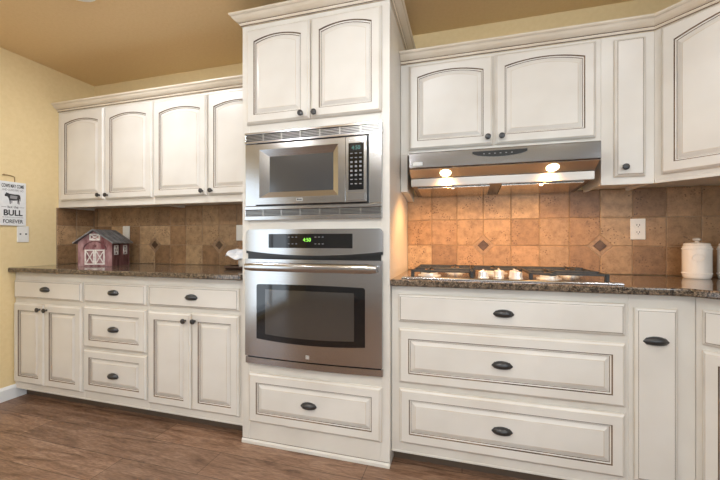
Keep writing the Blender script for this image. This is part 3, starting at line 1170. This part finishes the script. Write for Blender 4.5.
cs.loops([[(x, hy(z) + 0.002, z) for x, z in strip], [(x, hy(z) - 0.003, z) for x, z in strip]], 0)
cs = cs.build('control_strip', BLACKP, HD)
for k in range(6):
    xx = CX - 0.07 + 0.026 * k
    MB().box(xx - 0.004, xx + 0.004, hy(0.158) - 0.0045, hy(0.158) - 0.002, 0.156, 0.160).build('button', BUTTON, cs)
MB().box(-hw + 0.020, -hw + 0.072, hy(0.127) - 0.002, hy(0.127) + 0.001, 0.119, 0.136).build('badge', BADGE, HD)
ang = math.atan2(0.035, 0.066)
for s, lxx in ((0, -0.084), (1, 0.427)):
    yy, zz = -0.379, 0.0835
    n = Vector((0, -math.sin(ang), -math.cos(ang)))
    L1, L2 = [], []
    t1 = Vector((1, 0, 0))
    t2 = n.cross(t1)
    rings = []
    for (r, d_) in [(0.036, -0.002), (0.036, 0.002), (0.031, 0.003)]:
        rings.append([Vector((lxx - HC, yy, zz)) + n * d_ + (t1 * math.cos(a) + t2 * math.sin(a)) * r for a in [2 * PI * k / 28 for k in range(28)]])
    lp = MB().loops(rings, 0).build('lamp_bezel', CHROME, HD)
    rings = []
    for (r, d_) in [(0.030, 0.002), (0.029, 0.005), (0.018, 0.0075), (0.004, 0.0085)]:
        rings.append([Vector((lxx - HC, yy, zz)) + n * d_ + (t1 * math.cos(a) + t2 * math.sin(a)) * r for a in [2 * PI * k / 28 for k in range(28)]])
    MB().loops(rings, 0).build('lamp_lens', LENS, lp, smooth=True)
    sp = bpy.data.lights.new('hood_lamp_light', 'SPOT')
    sp.energy = 16
    sp.color = (1.0, 0.52, 0.185)
    sp.spot_size = math.radians(150)
    sp.spot_blend = 0.7
    sp.shadow_soft_size = 0.03
    so = bpy.data.objects.new('hood_lamp_light', sp)
    COL.objects.link(so)
    so.parent = HD
    so.location = Vector((lxx - HC, yy, zz)) + n * 0.016 + Vector((0, 0, -0.022))
    so.rotation_euler = (math.radians(22), 0, 0)

# ------------------------------------------------------------------ gas cooktop
KX0, KX1, KY0, KY1 = -0.290, 0.662, -0.560, -0.065
KC = ((KX0 + KX1) / 2, (KY0 + KY1) / 2)
K = thing('gas_cooktop', 'stainless five-burner gas cooktop with black grates below the range hood', 'cooktop', (KC[0], KC[1], ZC1))
kw, kh = (KX1 - KX0) / 2, (KY1 - KY0) / 2
mb = MB()


def rr(x, y, z):
    return [(-x, -y, z), (x, -y, z), (x, y, z), (-x, y, z)]


mb.loops([rr(kw, kh, 0.0004), rr(kw, kh, 0.006), rr(kw - 0.006, kh - 0.006, 0.011), rr(kw - 0.035, kh - 0.03, 0.011), rr(kw - 0.045, kh - 0.04, 0.008)], 0)
mb.build('tray', STEEL, K, bevel=0.002)


def burner(x, y, r):
    b = MB().lathe([(r + 0.020, 0.0075), (r + 0.018, 0.012), (r + 0.004, 0.013), (r + 0.004, 0.020), (r, 0.024), (0.001, 0.024)], (x, y, 0), 'z', 28).build('burner', KNOBM, K, smooth=True)
    MB().lathe([(r - 0.004, 0.0235), (r - 0.002, 0.026), (r - 0.003, 0.031), (r - 0.012, 0.033), (0.001, 0.033)], (x, y, 0), 'z', 28).build('burner_cap', CASTIRON, b, smooth=True)


GZ = 0.043


def grate(x0, x1, y0, y1, centers):
    mb = MB()
    t = 0.0065

    def bar(ax, ay, bx_, by, z=GZ, hgt=0.010):
        a, b = Vector((ax, ay)), Vector((bx_, by))
        d = (b - a).normalized()
        n = Vector((d.y, -d.x)) * t
        mb.loops([[(a.x + n.x, a.y + n.y, z - hgt), (a.x - n.x, a.y - n.y, z - hgt), (a.x - n.x * 0.7, a.y - n.y * 0.7, z), (a.x + n.x * 0.7, a.y + n.y * 0.7, z)],
                  [(b.x + n.x, b.y + n.y, z - hgt), (b.x - n.x, b.y - n.y, z - hgt), (b.x - n.x * 0.7, b.y - n.y * 0.7, z), (b.x + n.x * 0.7, b.y + n.y * 0.7, z)]], 0)
    bar(x0, y0, x1, y0)
    bar(x0, y1, x1, y1)
    bar(x0, y0, x0, y1)
    bar(x1, y0, x1, y1)
    for k in range(len(centers) - 1):
        ym = (centers[k][1] + centers[k + 1][1]) / 2
        bar(x0, ym, x1, ym)
    for cx, cy in centers:
        for q in range(4):
            ex = x0 if q == 0 else x1 if q == 1 else cx
            yl = [c[1] for c in centers]
            lo = y0 if cy == min(yl) else (min(yl) + max(yl)) / 2
            hi = y1 if cy == max(yl) else (min(yl) + max(yl)) / 2
            ey = lo if q == 2 else hi if q == 3 else cy
            v = Vector((cx - ex, cy - ey))
            L_ = v.length
            v.normalize()
            bar(ex, ey, ex + v.x * (L_ - 0.022), ey + v.y * (L_ - 0.022), GZ + 0.004, 0.012)
    for fx, fy in ((x0, y0), (x1, y0), (x0, y1), (x1, y1)):
        mb.box(fx - 0.008, fx + 0.008, fy - 0.008, fy + 0.008, 0.0085, GZ)
    return mb.build('grate', CASTIRON, K, bevel=0.0015, segs=1)


yA, yB = -0.112, 0.115
burner(-0.350, yA, 0.040)
burner(-0.225, yB, 0.040)
burner(-0.010, 0.105, 0.046)
burner(0.215, yA, 0.036)
burner(0.362, yB, 0.042)
grate(-0.425, -0.140, -0.205, 0.205, [(-0.350, yA), (-0.225, yB)])
grate(-0.125, 0.105, 0.000, 0.205, [(-0.010, 0.105)])
grate(0.120, 0.425, -0.205, 0.205, [(0.215, yA), (0.362, yB)])
for kx_, ky_ in ((-0.086, -0.172), (-0.010, -0.105), (0.062, -0.105), (0.066, -0.172)):
    kb = MB().lathe([(0.026, 0.0082), (0.026, 0.012), (0.0235, 0.014), (0.0225, 0.039), (0.019, 0.042), (0.001, 0.0425)], (kx_, ky_, 0), 'z', 20).build('knob', KNOBM, K, smooth=True)
    MB().box(kx_ - 0.004, kx_ + 0.004, ky_ - 0.020, ky_ + 0.020, 0.041, 0.050).build('knob_grip', KNOBM, kb, bevel=0.0015, segs=1)


# ------------------------------------------------------------------ canisters
def canister(name, label, x, y, s=1.0):
    t = thing(name, label, 'canister', (x, y, ZC1 + 0.0004), 0, 'white ceramic canisters')
    R = 0.0565 * s
    H_ = 0.165 * s
    mb = MB()
    L = []
    for r, z in [(0.90, 0), (0.97, 0.006), (0.98, 0.012), (1.0, 0.02), (1.0, 0.145), (0.995, 0.156), (0.96, 0.162), (0.90, 0.166)]:
        L.append([(R * r * (1 + (0.010 if 0.018 < z < 0.15 and k % 6 == 0 else 0)) * math.cos(2 * PI * k / 72), R * r * (1 + (0.010 if 0.018 < z < 0.15 and k % 6 == 0 else 0)) * math.sin(2 * PI * k / 72), z * s) for k in range(72)])
    mb.loops(L, 0)
    body = mb.build('body', CERAMIC, t, smooth=True)
    for zz in (0.026, 0.148):
        b = MB()
        for k in range(36):
            a = 2 * PI * k / 36
            b.sphere((R * 1.0 * math.cos(a), R * 1.0 * math.sin(a), zz * s), 0.0034, 0.0034, 0.0034, 6, 4)
        b.build('beading', CERAMIC, body, smooth=True)
    # oval medallion on the side facing the room
    m_ = MB()
    a0 = math.radians(-112)
    for k in range(22):
        a = 2 * PI * k / 22
        aa = a0 + 0.40 * math.cos(a)
        m_.sphere((R * 1.005 * math.cos(aa), R * 1.005 * math.sin(aa), s * (0.105 + 0.017 * math.sin(a))), 0.0028, 0.0028, 0.0028, 6, 4)
    m_.build('medallion', CERAMIC, body, smooth=True)
    lid = MB().lathe([(R * 0.91, 0.1665 * s), (R * 0.92, 0.171 * s), (R * 0.86, 0.176 * s), (R * 0.3, 0.180 * s), (0.012, 0.181 * s), (0.001, 0.1812 * s)], n=48).build('lid', CERAMIC, t, smooth=True)
    MB().lathe([(0.009, 0.181 * s), (0.008, 0.186 * s), (0.0165, 0.192 * s), (0.0165, 0.198 * s), (0.010, 0.203 * s), (0.001, 0.204 * s)], n=20).build('lid_knob', simple('clear_grey_knob', (0.52, 0.48, 0.44), 0.15), lid, smooth=True)
    return t


canister('canister', 'white beaded ceramic canister with a knobbed lid in full view on the right counter', 1.140, -0.120)
canister('canister', 'white ceramic canister cut off by the right edge of the photo', 1.283, -0.125, 0.99)

# ------------------------------------------------------------------ toy barn
BN = thing('toy_barn', 'weathered red wooden toy barn with white crossed doors on the left counter', 'decoration', (-2.63, -0.245, ZC1 + 0.0004), math.radians(22))
bw, bd_, bh, br_ = 0.116, 0.118, 0.180, 0.263
T_ = 0.008
mb = MB()
front = [(-bw, 0), (bw, 0), (bw, bh), (0, br_), (-bw, bh)]
mb.plate(front, -bd_ + T_, -bd_)
mb.build('front_wall', BARNRED, BN)
mb = MB().plate(front, bd_, bd_ - T_)
mb.build('back_wall', BARNRED, BN)
for s in (-1, 1):
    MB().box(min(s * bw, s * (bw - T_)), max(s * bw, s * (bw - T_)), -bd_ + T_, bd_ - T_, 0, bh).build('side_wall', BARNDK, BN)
    # roof slope with two pitches and an overhang
    ov = 0.028
    rx = s * (bw + 0.022)
    slope = (br_ - bh) / bw
    e0 = (rx, bh - 0.022 * slope)
    prof = [(0, br_ + 0.0006), (0, br_ + 0.008), (e0[0], e0[1] + 0.0085), (e0[0], e0[1] + 0.001)]
    rf = MB().plate(prof, bd_ + ov * 0.6, -bd_ - ov)
    for k in range(5):
        yy = -bd_ - ov + 0.004 + (2 * bd_ + 1.6 * ov - 0.008) * k / 4
        rf.loops([[(0.0 + s * 0.002, yy - 0.002, br_ + 0.008), (0.0 + s * 0.002, yy + 0.002, br_ + 0.008), (0.0 + s * 0.002, yy + 0.002, br_ + 0.011), (0.0 + s * 0.002, yy - 0.002, br_ + 0.011)],
                  [(e0[0], yy - 0.002, e0[1] + 0.008), (e0[0], yy + 0.002, e0[1] + 0.008), (e0[0], yy + 0.002, e0[1] + 0.011), (e0[0], yy - 0.002, e0[1] + 0.011)]], 0)
    rf.build('roof_panel', TIN, BN)
yf = -bd_ - 0.0002


def bars(mb, segs, y0, th, wid):
    for (x0, z0, x1, z1) in segs:
        d = Vector((x1 - x0, z1 - z0)).normalized()
        n = Vector((-d.y, d.x)) * wid / 2
        mb.plate([(x0 + n.x, z0 + n.y), (x0 - n.x, z0 - n.y), (x1 - n.x, z1 - n.y), (x1 + n.x, z1 + n.y)], y0, y0 - th)


def xdoor(x0, x1, z0, z1, nm, wid):
    d = MB()
    h_ = wid / 2
    bars(d, [(x0, z0 + h_, x1, z0 + h_), (x0, z1 - h_, x1, z1 - h_)], yf, 0.004, wid)
    bars(d, [(x0 + h_, z0, x0 + h_, z1), (x1 - h_, z0, x1 - h_, z1)], yf, 0.0044, wid)
    bars(d, [(x0 + h_, z0 + h_, x1 - h_, z1 - h_), (x0 + h_, z1 - h_, x1 - h_, z0 + h_)], yf, 0.0036, wid * 0.7)
    return d.build(nm, BARNWH, BN)


xdoor(-0.068, -0.001, 0.012, 0.122, 'barn_door', 0.0085)
xdoor(0.001, 0.068, 0.012, 0.122, 'barn_door', 0.0085)
xdoor(-0.036, 0.036, 0.190, 0.238, 'loft_door', 0.0085)
ar = MB()
segs = []
for k in range(14):
    a0, a1 = PI * k / 14, PI * (k + 1) / 14
    segs.append((0.078 * math.cos(a0), 0.120 + 0.062 * math.sin(a0), 0.078 * math.cos(a1), 0.120 + 0.062 * math.sin(a1)))
bars(ar, segs, yf, 0.003, 0.006)
ar.build('door_arch', BARNDK, BN)
# star ornament over the doors and side windows
st = MB()
st.plate([(0.014 * (1 if k % 2 == 0 else 0.45) * math.cos(PI / 2 + PI * k / 5), 0.150 + 0.014 * (1 if k % 2 == 0 else 0.45) * math.sin(PI / 2 + PI * k / 5)) for k in range(10)], yf, yf - 0.004)
st.build('star', BARNDK, BN)
for k, yy in enumerate((-0.065, 0.055)):
    m_ = MB()
    for (a0, b0, a1, b1) in [(yy - 0.024, 0.085, yy + 0.024, 0.085), (yy - 0.024, 0.150, yy + 0.024, 0.150), (yy - 0.022, 0.085, yy - 0.022, 0.150), (yy + 0.022, 0.085, yy + 0.022, 0.150),
                             (yy - 0.02, 0.088, yy + 0.02, 0.148), (yy - 0.02, 0.148, yy + 0.02, 0.088)]:
        d = Vector((a1 - a0, b1 - b0)).normalized()
        n = Vector((-d.y, d.x)) * 0.0035
        P_ = [(a0 + n.x, b0 + n.y), (a0 - n.x, b0 - n.y), (a1 - n.x, b1 - n.y), (a1 + n.x, b1 + n.y)]
        m_.loops([[(bw + 0.0002, y_, z_) for y_, z_ in P_], [(bw + 0.004, y_, z_) for y_, z_ in P_]], 0)
    m_.build('side_window', BARNWH, BN)

# ------------------------------------------------------------------ bundle on a tray by the oven tower
TR = thing('serving_tray', 'small dark wooden tray on the counter against the oven tower', 'tray', (-1.370, -0.22, ZC1 + 0.0004))
tr = MB()
tr.loops([rr(0.12, 0.10, 0.0), rr(0.13, 0.11, 0.010), rr(0.13, 0.11, 0.022), rr(0.12, 0.10, 0.022), rr(0.115, 0.095, 0.008)], 0)
tr.build('tray_base', TRAYM, TR, bevel=0.003)
JR = thing('jar', 'squat cream jar standing on the dark tray under a bunched cloth', 'jar', (-1.370, -0.22, ZC1 + 0.009))
MB().lathe([(0.062, 0), (0.075, 0.006), (0.080, 0.03), (0.078, 0.065), (0.068, 0.078), (0.060, 0.080), (0.058, 0.076), (0.001, 0.074)], n=32).build('jar_body', CERAMIC, JR, smooth=True)
mb = MB()
nu, nv = 40, 14
L = []
for j in range(nv + 1):
    t = j / nv
    ring = []
    for i in range(nu):
        a = 2 * PI * i / nu
        fold = math.sin(a * 5 + 1.2 * t) * 0.5 + math.sin(a * 9 - 2 * t) * 0.3
        if t < 0.55:
            q = t / 0.55
            r = 0.020 + 0.075 * math.sin(q * PI / 2) + 0.010 * fold * q
            z = 0.112 - 0.040 * q ** 2 + 0.006 * fold * q
        else:
            q = (t - 0.55) / 0.45
            r = 0.095 + 0.028 * q + 0.012 * fold + 0.05 * q * max(0, math.cos(a - 3.3)) ** 3
            z = 0.072 - 0.018 * q + 0.022 * fold * q + 0.055 * q * max(0, math.cos(a - 2.9)) ** 6
        ring.append((r * math.cos(a) * 1.05, r * math.sin(a) * 0.8, z))
    L.append(ring)
mb.loops(L, 0, cap1=False)
CL = mb.build('cloth', CLOTH, None, (-1.370, -0.22, ZC1 + 0.022), smooth=True)
so = CL.modifiers.new('thickness', 'SOLIDIFY')
so.thickness = 0.002
tag(CL, 'bunched pale blue and white cloth lying on the jar by the oven tower', 'cloth')
# a pointed corner of the cloth sticking up
# ------------------------------------------------------------------ bull sign on the left wall
SG = thing('wall_sign', 'white farmhouse wall sign with black lettering and a cow on the yellow wall', 'sign', (XL + 0.0008, -0.586, 1.222), PI / 2)
sw, sh = 0.155, 0.308
MB().box(-sw / 2, sw / 2, -0.012, 0, 0, sh).build('board', SIGNM, SG, bevel=0.001, segs=1)
fy = -0.0125
text_mesh('lettering', 'COWS MAY COME', 0.034, INK, SG, (0, fy, 0.277), width=0.130, bold=0.0007)
text_mesh('lettering', 'AND COWS MAY GO', 0.022, INKG, SG, (0, fy, 0.249), width=0.122)
text_mesh('lettering', 'but the', 0.026, INK, SG, (0, fy, 0.130), width=0.062)
text_mesh('lettering', 'BULL', 0.056, INK, SG, (0, fy, 0.088), width=0.110, bold=0.0016)
text_mesh('lettering', 'IN THIS PLACE GOES ON', 0.010, INKG, SG, (0, fy, 0.0575), width=0.120)
text_mesh('lettering', 'FOREVER', 0.036, INK, SG, (0, fy, 0.028), width=0.116, bold=0.0006)
for s in (-1, 1):
    MB().box(s * 0.052 - 0.014, s * 0.052 + 0.014, fy - 0.0004, fy + 0.0006, 0.1285, 0.1305).build('flourish', INK, SG)
cow = [(x * 0.80, 0.178 + (z - 0.178) * 1.12) for x, z in [(-0.060, 0.205), (-0.056, 0.215), (-0.050, 0.220), (-0.049, 0.226), (-0.044, 0.222), (-0.036, 0.222), (-0.028, 0.218), (0.010, 0.216), (0.040, 0.217), (0.050, 0.213), (0.055, 0.198), (0.055, 0.176),
       (0.052, 0.176), (0.051, 0.195), (0.048, 0.186), (0.046, 0.172), (0.047, 0.155), (0.041, 0.155), (0.039, 0.172), (0.036, 0.180), (0.022, 0.178), (0.000, 0.176), (-0.016, 0.179), (-0.018, 0.168), (-0.017, 0.154),
       (-0.023, 0.154), (-0.025, 0.170), (-0.029, 0.182), (-0.034, 0.192), (-0.041, 0.200), (-0.050, 0.200), (-0.056, 0.200)]]
MB().plate(cow, fy + 0.0006, fy - 0.0004).build('cow_picture', INK, SG)
for (x0, x1, z0) in ((0.025, 0.030, 0.156), (-0.010, -0.005, 0.156)):
    MB().plate([(x0, z0), (x1, z0), (x1 + 0.001, z0 + 0.022), (x0 - 0.001, z0 + 0.022)], fy + 0.0006, fy - 0.0003).build('cow_picture', INKG, SG)
MB().plate([(-0.018, 0.190), (0.022, 0.187), (0.026, 0.210), (-0.016, 0.212)], fy - 0.0003, fy - 0.0007).build('cow_picture', INKG, SG)
MB().tube([(-0.055, -0.006, 0.350), (-0.03, -0.006, 0.353), (0.0, -0.006, 0.349), (0.012, -0.006, 0.345), (0.013, -0.006, 0.325), (0.013, -0.006, sh)], 0.0028, 8).build('hanger', TWINE, SG, smooth=True)
MB().lathe([(0.004, 0.0), (0.004, 0.010), (0.006, 0.011), (0.001, 0.013)], (-0.05, 0, 0.352), 'y', 12).build('nail', TWINE, SG, smooth=True)


# ------------------------------------------------------------------ recessed ceiling lights
def can_light(x, y, label):
    t = thing('ceiling_light', label, 'ceiling light', (x, y, ZC - 0.0005), 0, 'recessed ceiling lights')
    MB().lathe([(0.062, -0.002), (0.095, -0.002), (0.098, -0.006), (0.092, -0.010), (0.066, -0.012), (0.062, -0.010)], n=36).build('trim_ring', TRIMW, t, smooth=True)
    MB().lathe([(0.061, -0.001), (0.061, -0.008), (0.030, -0.011), (0.001, -0.012)], n=30).build('lamp_lens', CANLENS, t, smooth=True)
    l = area('can_light', (0, 0, -0.02), (0, 0, 0), 0.12, CAN_W * (2.4 if x < -1.5 else 1.0), WARM, shape='DISK')
    l.parent = t
    return t


for i, (x, y) in enumerate(CANS):
    if i == 0:
        can_light(x, y, 'recessed ceiling light above the left counter, glowing at the top edge')
    else:
        can_light(x, y, 'recessed ceiling light farther back in the room, out of view')

# unseen globe added behind the camera to brighten ceiling and wall cabinets
PD = thing('added_fill_globe', 'added white globe giving fill light near the ceiling behind the camera, out of view', 'fill light', FILL_GLOBE)
MB().sphere((0, 0, 0), 0.10, 0.10, 0.10, 28, 16).build('globe', emit('fill_globe_glow', (0.92, 0.97, 1.0), FILL_GLOBE_STRENGTH), PD, smooth=True)
MB().lathe([(0.040, 0.0955), (0.040, 0.110), (0.065, ZC - 0.012 - FILL_GLOBE[2]), (0.065, ZC - 0.001 - FILL_GLOBE[2])], n=24).build('cap', IRON, PD, smooth=True)
